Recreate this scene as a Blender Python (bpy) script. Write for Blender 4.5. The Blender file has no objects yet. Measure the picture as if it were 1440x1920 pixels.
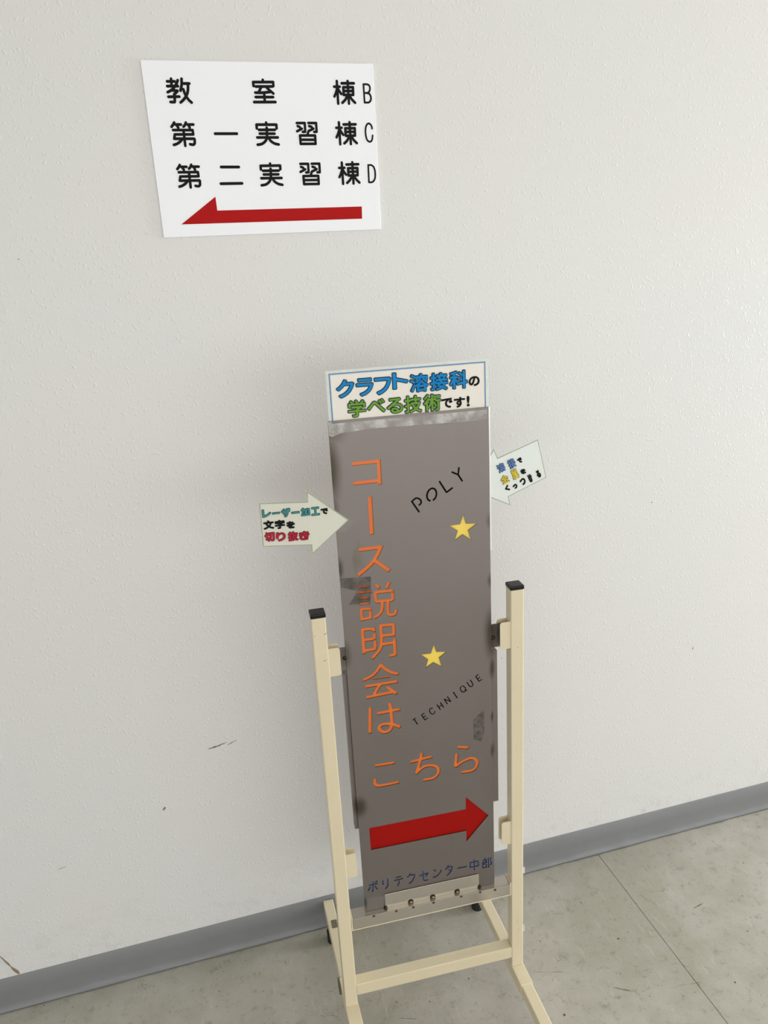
import bpy, bmesh, math, random
from mathutils import Matrix, Vector
S = bpy.context.scene
C = S.collection
random.seed(4)

# ------------------------------------------------------------ camera
cam_d = bpy.data.cameras.new('camera'); cam = bpy.data.objects.new('camera', cam_d); C.objects.link(cam)
cam.matrix_world = Matrix(((0.961884, 0.128838, -0.241204, 0), (-0.26818, 0.272005, -0.924171, 0),
                           (-0.053459, 0.953632, 0.296189, 1.6), (0, 0, 0, 1)))
cam_d.sensor_fit = 'VERTICAL'; cam_d.sensor_height = 24.0; cam_d.lens = 17.5
cam_d.clip_start = 0.02
S.camera = cam

# ------------------------------------------------------------ light and exposure
S.view_settings.view_transform = 'Standard'; S.view_settings.look = 'None'
S.view_settings.gamma = 1.0; S.view_settings.use_curve_mapping = False
S.view_settings.exposure = -0.1
wld = bpy.data.worlds.new('world'); S.world = wld; wld.use_nodes = True
wld.node_tree.nodes['Background'].inputs[0].default_value = (0.93, 0.97, 1.0, 1)
wld.node_tree.nodes['Background'].inputs[1].default_value = 1.0

def area(name, loc, target, sx, sy, power, col):
    d = bpy.data.lights.new(name, 'AREA'); d.shape = 'RECTANGLE'; d.size = sx; d.size_y = sy
    d.energy = power; d.color = col
    o = bpy.data.objects.new(name, d); C.objects.link(o)
    o.location = loc
    o.rotation_euler = (Vector(target) - Vector(loc)).to_track_quat('-Z', 'Y').to_euler()
    return o
# daylight through the glazed end of the corridor, to the right, and the windows opposite; a warm lamp added to tint the upper wall
area('daylight_right', (5.3, 1.02, 1.0), (0.5, 1.05, 0.9), 1.0, 1.9, 215, (0.95, 0.975, 1.0))
area('daylight_front', (0.6, -3.2, 1.05), (0.6, 1.5, 0.30), 9.0, 1.9, 128, (0.95, 0.975, 1.0))  # spread far wider than a window, as ambient fill softening the board's shadow
area('upper_wall_fill', (0.3, -0.9, 2.62), (0.1, 1.5, 1.7), 1.6, 1.2, 9, (1.0, 0.90, 0.76))

# ------------------------------------------------------------ materials
def mat(name, col, rough=0.5, metal=0.0, var=0.0, vscale=8.0, bump=None, coat=0.0, spec=.5):
    m = bpy.data.materials.new(name); m.use_nodes = True
    nt = m.node_tree; N = nt.nodes; L = nt.links; b = N['Principled BSDF']
    b.inputs['Base Color'].default_value = (*col, 1); b.inputs['Roughness'].default_value = rough
    b.inputs['Metallic'].default_value = metal; b.inputs['Coat Weight'].default_value = coat; b.inputs['Specular IOR Level'].default_value = spec
    tc = N.new('ShaderNodeTexCoord')
    nz = N.new('ShaderNodeTexNoise'); nz.inputs['Scale'].default_value = vscale; nz.inputs['Detail'].default_value = 5
    L.new(tc.outputs['Object'], nz.inputs['Vector'])
    mx = N.new('ShaderNodeMix'); mx.data_type = 'RGBA'
    mx.inputs['A'].default_value = (*[c * (1 - var) for c in col], 1)
    mx.inputs['B'].default_value = (*[min(1, c * (1 + var)) for c in col], 1)
    L.new(nz.outputs['Fac'], mx.inputs['Factor']); L.new(mx.outputs['Result'], b.inputs['Base Color'])
    if bump:
        n2 = N.new('ShaderNodeTexNoise'); n2.inputs['Scale'].default_value = bump[0]; n2.inputs['Detail'].default_value = 4
        L.new(tc.outputs['Object'], n2.inputs['Vector'])
        bp = N.new('ShaderNodeBump'); bp.inputs['Strength'].default_value = 1.0; bp.inputs['Distance'].default_value = bump[1]
        L.new(n2.outputs['Fac'], bp.inputs['Height']); L.new(bp.outputs['Normal'], b.inputs['Normal'])
    return m

def film(name, col, alpha, rough=0.15, var=0.0, vscale=60.0):
    m = bpy.data.materials.new(name); m.use_nodes = True
    nt = m.node_tree; N = nt.nodes; L = nt.links; b = N['Principled BSDF']
    b.inputs['Base Color'].default_value = (*col, 1); b.inputs['Roughness'].default_value = rough
    tr = N.new('ShaderNodeBsdfTransparent'); ms = N.new('ShaderNodeMixShader')
    tc = N.new('ShaderNodeTexCoord'); nz = N.new('ShaderNodeTexNoise'); nz.inputs['Scale'].default_value = vscale
    nz.inputs['Detail'].default_value = 6
    L.new(tc.outputs['Object'], nz.inputs['Vector'])
    mr = N.new('ShaderNodeMapRange'); mr.inputs['From Min'].default_value = .35; mr.inputs['From Max'].default_value = .65
    mr.inputs['To Min'].default_value = max(0, alpha - var); mr.inputs['To Max'].default_value = min(1, alpha + var)
    L.new(nz.outputs['Fac'], mr.inputs['Value'])
    L.new(mr.outputs['Result'], ms.inputs['Fac']); L.new(tr.outputs[0], ms.inputs[1]); L.new(b.outputs[0], ms.inputs[2])
    L.new(ms.outputs[0], N['Material Output'].inputs['Surface'])
    return m

def srgb(r, g, b):
    f = lambda c: (c / 255 / 12.92) if c / 255 <= .04045 else ((c / 255 + .055) / 1.055) ** 2.4
    return (f(r), f(g), f(b))

# painted wall: warm-white paint over a blistered orange-peel relief
def wall_material():
    m = bpy.data.materials.new('blistered_wall_paint'); m.use_nodes = True
    nt = m.node_tree; N = nt.nodes; L = nt.links; b = N['Principled BSDF']
    b.inputs['Roughness'].default_value = .42; b.inputs['Specular IOR Level'].default_value = .45
    tc = N.new('ShaderNodeTexCoord')
    big = N.new('ShaderNodeTexNoise'); big.inputs['Scale'].default_value = 2.2; big.inputs['Detail'].default_value = 3
    L.new(tc.outputs['Object'], big.inputs['Vector'])
    mx = N.new('ShaderNodeMix'); mx.data_type = 'RGBA'
    mx.inputs['A'].default_value = (*srgb(214, 214, 214), 1); mx.inputs['B'].default_value = (*srgb(218, 215, 210), 1)
    L.new(big.outputs['Fac'], mx.inputs['Factor'])
    # grime low on the wall, above the baseboard: real dirt with its own blotchy shape
    sp = N.new('ShaderNodeSeparateXYZ'); L.new(tc.outputs['Object'], sp.inputs[0])
    low = N.new('ShaderNodeMapRange'); low.inputs['From Min'].default_value = .09; low.inputs['From Max'].default_value = .26
    low.inputs['To Min'].default_value = 1; low.inputs['To Max'].default_value = 0
    L.new(sp.outputs['Z'], low.inputs['Value'])
    gn = N.new('ShaderNodeTexNoise'); gn.inputs['Scale'].default_value = 30; gn.inputs['Detail'].default_value = 7
    gn.inputs['Roughness'].default_value = .7
    L.new(tc.outputs['Object'], gn.inputs['Vector'])
    gr = N.new('ShaderNodeMapRange'); gr.inputs['From Min'].default_value = .52; gr.inputs['From Max'].default_value = .8
    gr.inputs['To Min'].default_value = 0; gr.inputs['To Max'].default_value = .35
    L.new(gn.outputs['Fac'], gr.inputs['Value'])
    mu = N.new('ShaderNodeMath'); mu.operation = 'MULTIPLY'
    L.new(low.outputs[0], mu.inputs[0]); L.new(gr.outputs[0], mu.inputs[1])
    m2 = N.new('ShaderNodeMix'); m2.data_type = 'RGBA'; m2.inputs['B'].default_value = (*srgb(140, 136, 126), 1)
    L.new(mu.outputs[0], m2.inputs['Factor']); L.new(mx.outputs['Result'], m2.inputs['A'])
    L.new(m2.outputs['Result'], b.inputs['Base Color'])
    # relief: sparse blisters, slightly taller than wide, over fine orange peel
    mp = N.new('ShaderNodeMapping'); mp.inputs['Scale'].default_value = (1.0, 1.0, .72)
    L.new(tc.outputs['Object'], mp.inputs['Vector'])
    n1 = N.new('ShaderNodeTexNoise'); n1.inputs['Scale'].default_value = 190; n1.inputs['Detail'].default_value = 1.5
    L.new(mp.outputs[0], n1.inputs['Vector'])
    r1 = N.new('ShaderNodeMapRange'); r1.inputs['From Min'].default_value = .56; r1.inputs['From Max'].default_value = .84
    r1.interpolation_type = 'SMOOTHSTEP'
    L.new(n1.outputs['Fac'], r1.inputs['Value'])
    n2 = N.new('ShaderNodeTexNoise'); n2.inputs['Scale'].default_value = 320; n2.inputs['Detail'].default_value = 2
    L.new(tc.outputs['Object'], n2.inputs['Vector'])
    a = N.new('ShaderNodeMath'); a.operation = 'MULTIPLY_ADD'; a.inputs[1].default_value = .16
    L.new(n2.outputs['Fac'], a.inputs[0]); L.new(r1.outputs[0], a.inputs[2])
    bp = N.new('ShaderNodeBump'); bp.inputs['Strength'].default_value = .8; bp.inputs['Distance'].default_value = .0006
    L.new(a.outputs[0], bp.inputs['Height']); L.new(bp.outputs['Normal'], b.inputs['Normal'])
    return m

def floor_material():
    m = bpy.data.materials.new('worn_vinyl_floor'); m.use_nodes = True
    nt = m.node_tree; N = nt.nodes; L = nt.links; b = N['Principled BSDF']
    b.inputs['Roughness'].default_value = .4
    tc = N.new('ShaderNodeTexCoord')
    def noise(scale, detail=4, rough=.55, stretch=(1, 1, 1)):
        mp = N.new('ShaderNodeMapping'); mp.inputs['Scale'].default_value = stretch
        L.new(tc.outputs['Object'], mp.inputs['Vector'])
        n = N.new('ShaderNodeTexNoise'); n.inputs['Scale'].default_value = scale; n.inputs['Detail'].default_value = detail
        n.inputs['Roughness'].default_value = rough
        L.new(mp.outputs[0], n.inputs['Vector']); return n.outputs['Fac']
    def rng(v, a, b_, c=0, d=1):
        r = N.new('ShaderNodeMapRange'); r.inputs['From Min'].default_value = a; r.inputs['From Max'].default_value = b_
        r.inputs['To Min'].default_value = c; r.inputs['To Max'].default_value = d
        L.new(v, r.inputs['Value']); return r.outputs[0]
    def mix(fac, A, B):
        x = N.new('ShaderNodeMix'); x.data_type = 'RGBA'
        L.new(fac, x.inputs['Factor'])
        if isinstance(A, tuple): x.inputs['A'].default_value = (*A, 1)
        else: L.new(A, x.inputs['A'])
        x.inputs['B'].default_value = (*B, 1); return x.outputs['Result']
    base = mix(rng(noise(2.6, 6, .65), .38, .62), srgb(161, 157, 144), srgb(180, 175, 166))
    base = mix(rng(noise(14, 5, .65), .45, .8, 0, .5), base, srgb(146, 145, 124))
    base = mix(rng(noise(90, 3, .6, (1, .16, 1)), .60, .76, 0, .3), base, srgb(208, 206, 198))
    base = mix(rng(noise(34, 8, .8), .54, .68, 0, .6), base, srgb(112, 106, 88))
    base = mix(rng(noise(130, 3, .65), .645, .70, 0, .6), base, srgb(84, 72, 58))
    L.new(base, b.inputs['Base Color'])
    bp = N.new('ShaderNodeBump'); bp.inputs['Distance'].default_value = .0003; bp.inputs['Strength'].default_value = .5
    L.new(noise(180, 3), bp.inputs['Height']); L.new(bp.outputs['Normal'], b.inputs['Normal'])
    return m

def steel_material(name, col, stain, rough=.34, spots=()):
    m = bpy.data.materials.new(name); m.use_nodes = True
    nt = m.node_tree; N = nt.nodes; L = nt.links; b = N['Principled BSDF']
    b.inputs['Metallic'].default_value = .75
    tc = N.new('ShaderNodeTexCoord')
    n0 = N.new('ShaderNodeTexNoise'); n0.inputs['Scale'].default_value = 5; n0.inputs['Detail'].default_value = 4
    L.new(tc.outputs['Object'], n0.inputs['Vector'])
    mx = N.new('ShaderNodeMix'); mx.data_type = 'RGBA'
    mx.inputs['A'].default_value = (*[c * .94 for c in col], 1); mx.inputs['B'].default_value = (*[c * 1.06 for c in col], 1)
    L.new(n0.outputs['Fac'], mx.inputs['Factor'])
    mp = N.new('ShaderNodeMapping'); mp.inputs['Scale'].default_value = (1, 1, .3)
    L.new(tc.outputs['Object'], mp.inputs['Vector'])
    n1 = N.new('ShaderNodeTexNoise'); n1.inputs['Scale'].default_value = 26; n1.inputs['Detail'].default_value = 5
    L.new(mp.outputs[0], n1.inputs['Vector'])
    r = N.new('ShaderNodeMapRange'); r.inputs['From Min'].default_value = .68; r.inputs['From Max'].default_value = .82
    r.inputs['To Max'].default_value = .5
    L.new(n1.outputs['Fac'], r.inputs['Value'])
    m2 = N.new('ShaderNodeMix'); m2.data_type = 'RGBA'; m2.inputs['B'].default_value = (*stain, 1)
    L.new(r.outputs[0], m2.inputs['Factor']); L.new(mx.outputs['Result'], m2.inputs['A'])
    last = m2.outputs['Result']; tot = None
    for sx, sz, rx, rz, k in spots:      # brown-grey annealing stains left by the burner
        m3 = N.new('ShaderNodeMapping'); m3.vector_type = 'TEXTURE'
        m3.inputs['Location'].default_value = (sx, 0, sz); m3.inputs['Scale'].default_value = (rx, 10, rz)
        L.new(tc.outputs['Object'], m3.inputs['Vector'])
        ln = N.new('ShaderNodeVectorMath'); ln.operation = 'LENGTH'; L.new(m3.outputs[0], ln.inputs[0])
        r3 = N.new('ShaderNodeMapRange'); r3.interpolation_type = 'SMOOTHSTEP'
        r3.inputs['From Min'].default_value = 0.15; r3.inputs['From Max'].default_value = 1.0
        r3.inputs['To Min'].default_value = k; r3.inputs['To Max'].default_value = 0
        L.new(ln.outputs['Value'], r3.inputs['Value'])
        if tot is None: tot = r3.outputs[0]
        else:
            mm = N.new('ShaderNodeMath'); mm.operation = 'MAXIMUM'; L.new(tot, mm.inputs[0]); L.new(r3.outputs[0], mm.inputs[1]); tot = mm.outputs[0]
    if tot is not None:
        v = N.new('ShaderNodeMapRange'); v.inputs['From Min'].default_value = .3; v.inputs['From Max'].default_value = .6
        v.inputs['To Min'].default_value = .7; L.new(n1.outputs['Fac'], v.inputs['Value'])
        mm = N.new('ShaderNodeMath'); mm.operation = 'MULTIPLY'; L.new(tot, mm.inputs[0]); L.new(v.outputs[0], mm.inputs[1])
        m4 = N.new('ShaderNodeMix'); m4.data_type = 'RGBA'; m4.inputs['B'].default_value = (*srgb(60, 53, 36), 1)
        L.new(mm.outputs[0], m4.inputs['Factor']); L.new(last, m4.inputs['A']); last = m4.outputs['Result']
    L.new(last, b.inputs['Base Color'])
    rr = N.new('ShaderNodeMapRange'); rr.inputs['To Min'].default_value = rough - .05; rr.inputs['To Max'].default_value = rough + .12
    L.new(n0.outputs['Fac'], rr.inputs['Value']); L.new(rr.outputs[0], b.inputs['Roughness'])
    return m

M = dict(
    wall=wall_material(), floor=floor_material(),
    base=mat('grey_vinyl_baseboard', srgb(124, 125, 126), .42, var=.06, vscale=6, bump=(40, .0006)),
    ceiling=mat('ceiling_paint', srgb(220, 220, 215), .9, var=.02),
    rear=mat('rear_wall_paint', srgb(208, 207, 205), .8, var=.02),
    under=mat('dark_underlay', (.03, .028, .025), .9, var=.2),
    cream=mat('cream_enamel', srgb(220, 207, 177), .24, var=.03, vscale=14, bump=(60, .00012)),
    black=mat('black_plastic', (.004, .004, .0045), .3, var=.1, spec=.3),
    rubber=mat('black_rubber', (.012, .012, .012), .6, var=.1),
    steel=steel_material('bare_steel_sheet', srgb(130, 122, 118), srgb(98, 91, 76), .45, (
        (.0600, 1.290, .024, .085, .95), (.0620, 1.355, .040, .030, .6), (.0600, 1.215, .014, .050, .6), (.3510, .925, .022, .075, .9), (.3520, .850, .010, .035, .8),
        (.0600, 1.105, .012, .030, .9), (.0600, .930, .016, .040, .7), (.3510, 1.040, .010, .020, .9), (.3510, 1.160, .012, .022, .6), (.3510, .660, .008, .024, .85),
        (.3510, .740, .006, .018, .8), (.0650, .585, .022, .034, .95), (.0600, .345, .009, .022, .8), (.2750, 1.356, .045, .006, .8))),
    tray=steel_material('bright_steel_angle', srgb(196, 190, 180), srgb(130, 118, 98), .2),
    edge=mat('laser_burnt_edge', (.05, .032, .022), .55, var=.2, vscale=60),
    burnt=mat('burnt_weld', (.035, .022, .015), .35, metal=.6, var=.3, vscale=90),
    bead=mat('weld_bead', (.22, .17, .13), .18, metal=1, var=.3, vscale=200),
    orange=mat('orange_film', srgb(236, 118, 46), .3, var=.05, vscale=20),
    yellow=mat('yellow_film', srgb(246, 214, 92), .35, var=.05, vscale=60),
    red=mat('red_film', srgb(156, 8, 2), .55, var=.05, vscale=20, spec=.15),
    blue=mat('blue_film', srgb(40, 78, 140), .4, var=.15, vscale=40),
    dark=mat('hollow_shade_black', (.003, .003, .003), .7, var=.1, spec=.1),
    sign=mat('white_sign_board', srgb(238, 238, 242), .4, var=.01, vscale=5),
    ink=mat('black_ink', (.004, .004, .005), .6, var=.1, spec=.15),
    signred=mat('red_vinyl', srgb(170, 4, 4), .55, var=.04, vscale=20, spec=.15),
    paper=mat('cream_laminated_paper', srgb(228, 222, 211), .3, var=.015, vscale=12, coat=.05),
    noticeL=mat('beige_laminated_paper', srgb(214, 212, 198), .22, var=.02, vscale=18, coat=.5),
    notice=mat('pale_laminated_paper', srgb(226, 231, 226), .26, var=.02, vscale=18, coat=.5),
    laminate=film('clear_laminate', srgb(224, 230, 220), .45, .1, .1, 30), rim=film('greenish_laminate_rim', srgb(176, 186, 160), .75, .1, .1, 30),
    pblue=mat('blue_print', srgb(0, 132, 200), .35, var=.04, spec=.15), pgreen=mat('green_print', srgb(112, 162, 48), .35, var=.04, spec=.15),
    outline=mat('dark_print_outline', srgb(22, 40, 60), .4, var=.05, spec=.15),
    frameblue=mat('blue_frame_print', srgb(58, 106, 160), .35, var=.1, spec=.15, vscale=60),
    framepale=mat('pale_blue_frame_print', srgb(150, 176, 205), .35, var=.05, spec=.15),
    teal=mat('teal_print', srgb(70, 142, 142), .35, var=.06, spec=.15, vscale=40), tealdark=mat('dark_teal_print', srgb(30, 70, 76), .4, var=.05, spec=.15),
    crimson=mat('crimson_print', srgb(186, 44, 66), .35, var=.08, spec=.15, vscale=40), crimsondark=mat('dark_crimson_print', srgb(120, 22, 36), .4, var=.05, spec=.15),
    sky=mat('sky_blue_print', srgb(118, 156, 210), .35, var=.05, spec=.15), skydark=mat('navy_print_outline', srgb(44, 62, 100), .4, var=.05, spec=.15),
    gold=mat('yellow_print', srgb(250, 226, 84), .35, var=.04, spec=.15), golddark=mat('olive_print_outline', srgb(112, 104, 50), .4, var=.05, spec=.15),
    glint=mat('white_laminate_glint', srgb(244, 246, 242), .12, var=.02, coat=.6),  # near-white colour carries the glint of the laminate edge
    tape=film('clear_tape', srgb(232, 230, 226), .34, .22, .24, 45), tapethin=film('thin_clear_tape', srgb(200, 200, 196), .10, .18, .05, 40),
    tapedark=film('dirty_tape_remains', srgb(74, 68, 62), .36, .3, .16, 70), glue=film('glue_residue', srgb(88, 80, 76), .32, .5, .3, 90),
    greytape=mat('worn_grey_tape', srgb(112, 104, 88), .6, var=.3, vscale=120),
    crack=mat('brown_crack', srgb(136, 120, 100), .8, var=.3, vscale=150), scuff=film('wall_scuff', srgb(84, 84, 88), .6, .7, .3, 200),
    fmark=film('floor_scuff', srgb(92, 88, 72), .6, .5, .25, 220), fdot=mat('floor_dirt_spot', srgb(74, 62, 50), .7, var=.3, vscale=300),
)

# ------------------------------------------------------------ helpers
def link(name, me, m, parent=None):
    o = bpy.data.objects.new(name, me); C.objects.link(o)
    if m is not None:
        for x in (m if isinstance(m, (list, tuple)) else [m]): me.materials.append(x)
    if parent: o.parent = parent
    return o
def from_bm(name, bm, m, parent=None, smooth=False):
    me = bpy.data.meshes.new(name); bm.to_mesh(me); bm.free()
    if smooth:
        for p in me.polygons: p.use_smooth = True
    return link(name, me, m, parent)
def box_bm(a, b, bev=0.0, seg=2, bm=None):
    bm = bm or bmesh.new(); t = bmesh.new()
    bmesh.ops.create_cube(t, size=1)
    for v in t.verts:
        v.co = Vector([(a[i] + b[i]) / 2 + v.co[i] * (b[i] - a[i]) for i in range(3)])
    if bev: bmesh.ops.bevel(t, geom=t.edges[:], offset=bev, segments=seg, profile=.5, affect='EDGES')
    me = bpy.data.meshes.new('t'); t.to_mesh(me); t.free(); bm.from_mesh(me); bpy.data.meshes.remove(me)
    return bm
def box(name, a, b, m, parent=None, bev=0.0, seg=2):
    return from_bm(name, box_bm(a, b, bev, seg), m, parent)
def cyl_bm(p0, p1, r, n=24, bm=None, r2=None):
    bm = bm or bmesh.new(); p0 = Vector(p0); p1 = Vector(p1); d = (p1 - p0)
    q = d.to_track_quat('Z', 'Y').to_matrix().to_4x4()
    bmesh.ops.create_cone(bm, cap_ends=True, segments=n, radius1=r, radius2=r if r2 is None else r2, depth=d.length,
                          matrix=Matrix.Translation((p0 + p1) / 2) @ q)
    return bm
def prism_bm(poly, d0, d1, axis='y', bm=None):
    """extrude the 2D outline (x, z) between depths d0 and d1 along local y"""
    bm = bm or bmesh.new()
    f = [bm.verts.new((x, d0, z)) for x, z in poly]; k = [bm.verts.new((x, d1, z)) for x, z in poly]
    bm.faces.new(f); bm.faces.new(k[::-1]); n = len(poly)
    for i in range(n): bm.faces.new((f[i], k[i], k[(i + 1) % n], f[(i + 1) % n]))
    bmesh.ops.recalc_face_normals(bm, faces=bm.faces[:])
    return bm
def empty(name, loc=(0, 0, 0), rz=0.0):
    o = bpy.data.objects.new(name, None); C.objects.link(o); o.location = loc; o.rotation_euler = (0, 0, rz)
    o.empty_display_size = .05; return o
def tag(o, label, cat, group=None):
    o['label'] = label; o['category'] = cat
    if group: o['group'] = group
    return o
def struct(o): o['kind'] = 'structure'; return o
sc = lambda L: [(a / 1e4, b / 1e4) for a, b in L]

def flat(bm, pts, y):
    y -= len(bm.faces) * 3e-6      # every piece of film gets its own hair-thin level
    vs = [bm.verts.new((x, y, z)) for x, z in pts]
    f = bm.faces.new(vs); f.normal_update()
    if f.normal.y > 0: f.normal_flip()
def ribbon(pts, w, cap=0.0):
    """flat-ended mitred outline of a stroke"""
    P = [Vector(p) for p in pts]
    Q = [P[0]]
    for p in P[1:]:
        if (p - Q[-1]).length > 1e-5: Q.append(p)
    P = Q; Lf = []; Rt = []
    for i in range(len(P)):
        d0 = (P[i] - P[i - 1]).normalized() if i else None
        d1 = (P[i + 1] - P[i]).normalized() if i < len(P) - 1 else None
        d = ((d0 or d1) + (d1 or d0)).normalized()
        n = Vector((-d.y, d.x)); k = 1.0
        if d0 and d1: k = min(1.6, 1 / max(.3, n.dot(Vector((-d0.y, d0.x)))))
        e = Vector((0, 0))
        if i == 0: e = -d * cap
        if i == len(P) - 1: e = d * cap
        Lf.append(P[i] + n * w / 2 * k + e); Rt.append(P[i] - n * w / 2 * k + e)
    return Lf, Rt
def stroke_print(bm, strokes, y, rounded=True):
    for w, pts in strokes:
        w /= 1e4; P = sc(pts)
        if rounded:
            for p in P:
                flat(bm, [(p[0] + w / 2 * math.cos(a * math.pi / 8), p[1] + w / 2 * math.sin(a * math.pi / 8)) for a in range(16)], y)
            for a, b in zip(P, P[1:]):
                if (Vector(a) - Vector(b)).length < 1e-5: continue
                Lf, Rt = ribbon([a, b], w); flat(bm, Lf + Rt[::-1], y)
        else:
            Lf, Rt = ribbon(P, w)
            for i in range(len(Lf) - 1): flat(bm, [Lf[i], Lf[i + 1], Rt[i + 1], Rt[i]], y)
    return bm

_G = {}
def glyph_mesh(ch):
    """outline of one printed character, filled, in its own bounding box 0..1"""
    if ch in _G: return _G[ch]
    cu = bpy.data.curves.new('g', 'FONT'); cu.body = ch; cu.size = 1; cu.resolution_u = 4; cu.fill_mode = 'FRONT'
    o = bpy.data.objects.new('g', cu); C.objects.link(o)
    bpy.context.view_layer.update()
    ev = o.evaluated_get(bpy.context.evaluated_depsgraph_get()); me = ev.to_mesh()
    V = [(v.co.x, v.co.y) for v in me.vertices]; Fc = [tuple(p.vertices) for p in me.polygons]
    cnt = {}
    for f in Fc:
        for a, b in zip(f, f[1:] + f[:1]): cnt[(min(a, b), max(a, b))] = cnt.get((min(a, b), max(a, b)), 0) + 1
    E = [k for k, v in cnt.items() if v == 1]
    ev.to_mesh_clear(); bpy.data.objects.remove(o); bpy.data.curves.remove(cu)
    x0 = min(v[0] for v in V); x1 = max(v[0] for v in V); y0 = min(v[1] for v in V); y1 = max(v[1] for v in V)
    _G[ch] = (V, Fc, E, x0, x1, y0, y1); return _G[ch]
def glyphs(bm, items, y, bold, extra=0.0, rot=0.0):
    for ch, u, z, w, h in items:
        u, z, w, h = u / 1e4, z / 1e4, w / 1e4, h / 1e4
        V, Fc, E, x0, x1, y0, y1 = glyph_mesh(ch)
        r = bold; sx = (w - 2 * r) / max(1e-6, x1 - x0); sy = max(0.0005, h - 2 * r) / max(1e-6, y1 - y0)
        R = r + extra; c, s = math.cos(rot), math.sin(rot)
        def T(p):
            a = (p[0] - (x0 + x1) / 2) * sx; b = (p[1] - (y0 + y1) / 2) * sy
            return (u + a * c - b * s, z + a * s + b * c)
        W = [T(v) for v in V]
        for f in Fc: flat(bm, [W[i] for i in f], y)
        if R <= 0: continue
        used = set()
        for a, b in E:
            if (Vector(W[a]) - Vector(W[b])).length < 2e-5: continue
            Lf, Rt = ribbon([W[a], W[b]], 2 * R); flat(bm, Lf + Rt[::-1], y); used |= {a, b}
        for i in used:
            flat(bm, [(W[i][0] + R * math.cos(k * math.pi / 4), W[i][1] + R * math.sin(k * math.pi / 4)) for k in range(8)], y)
    return bm

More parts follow.
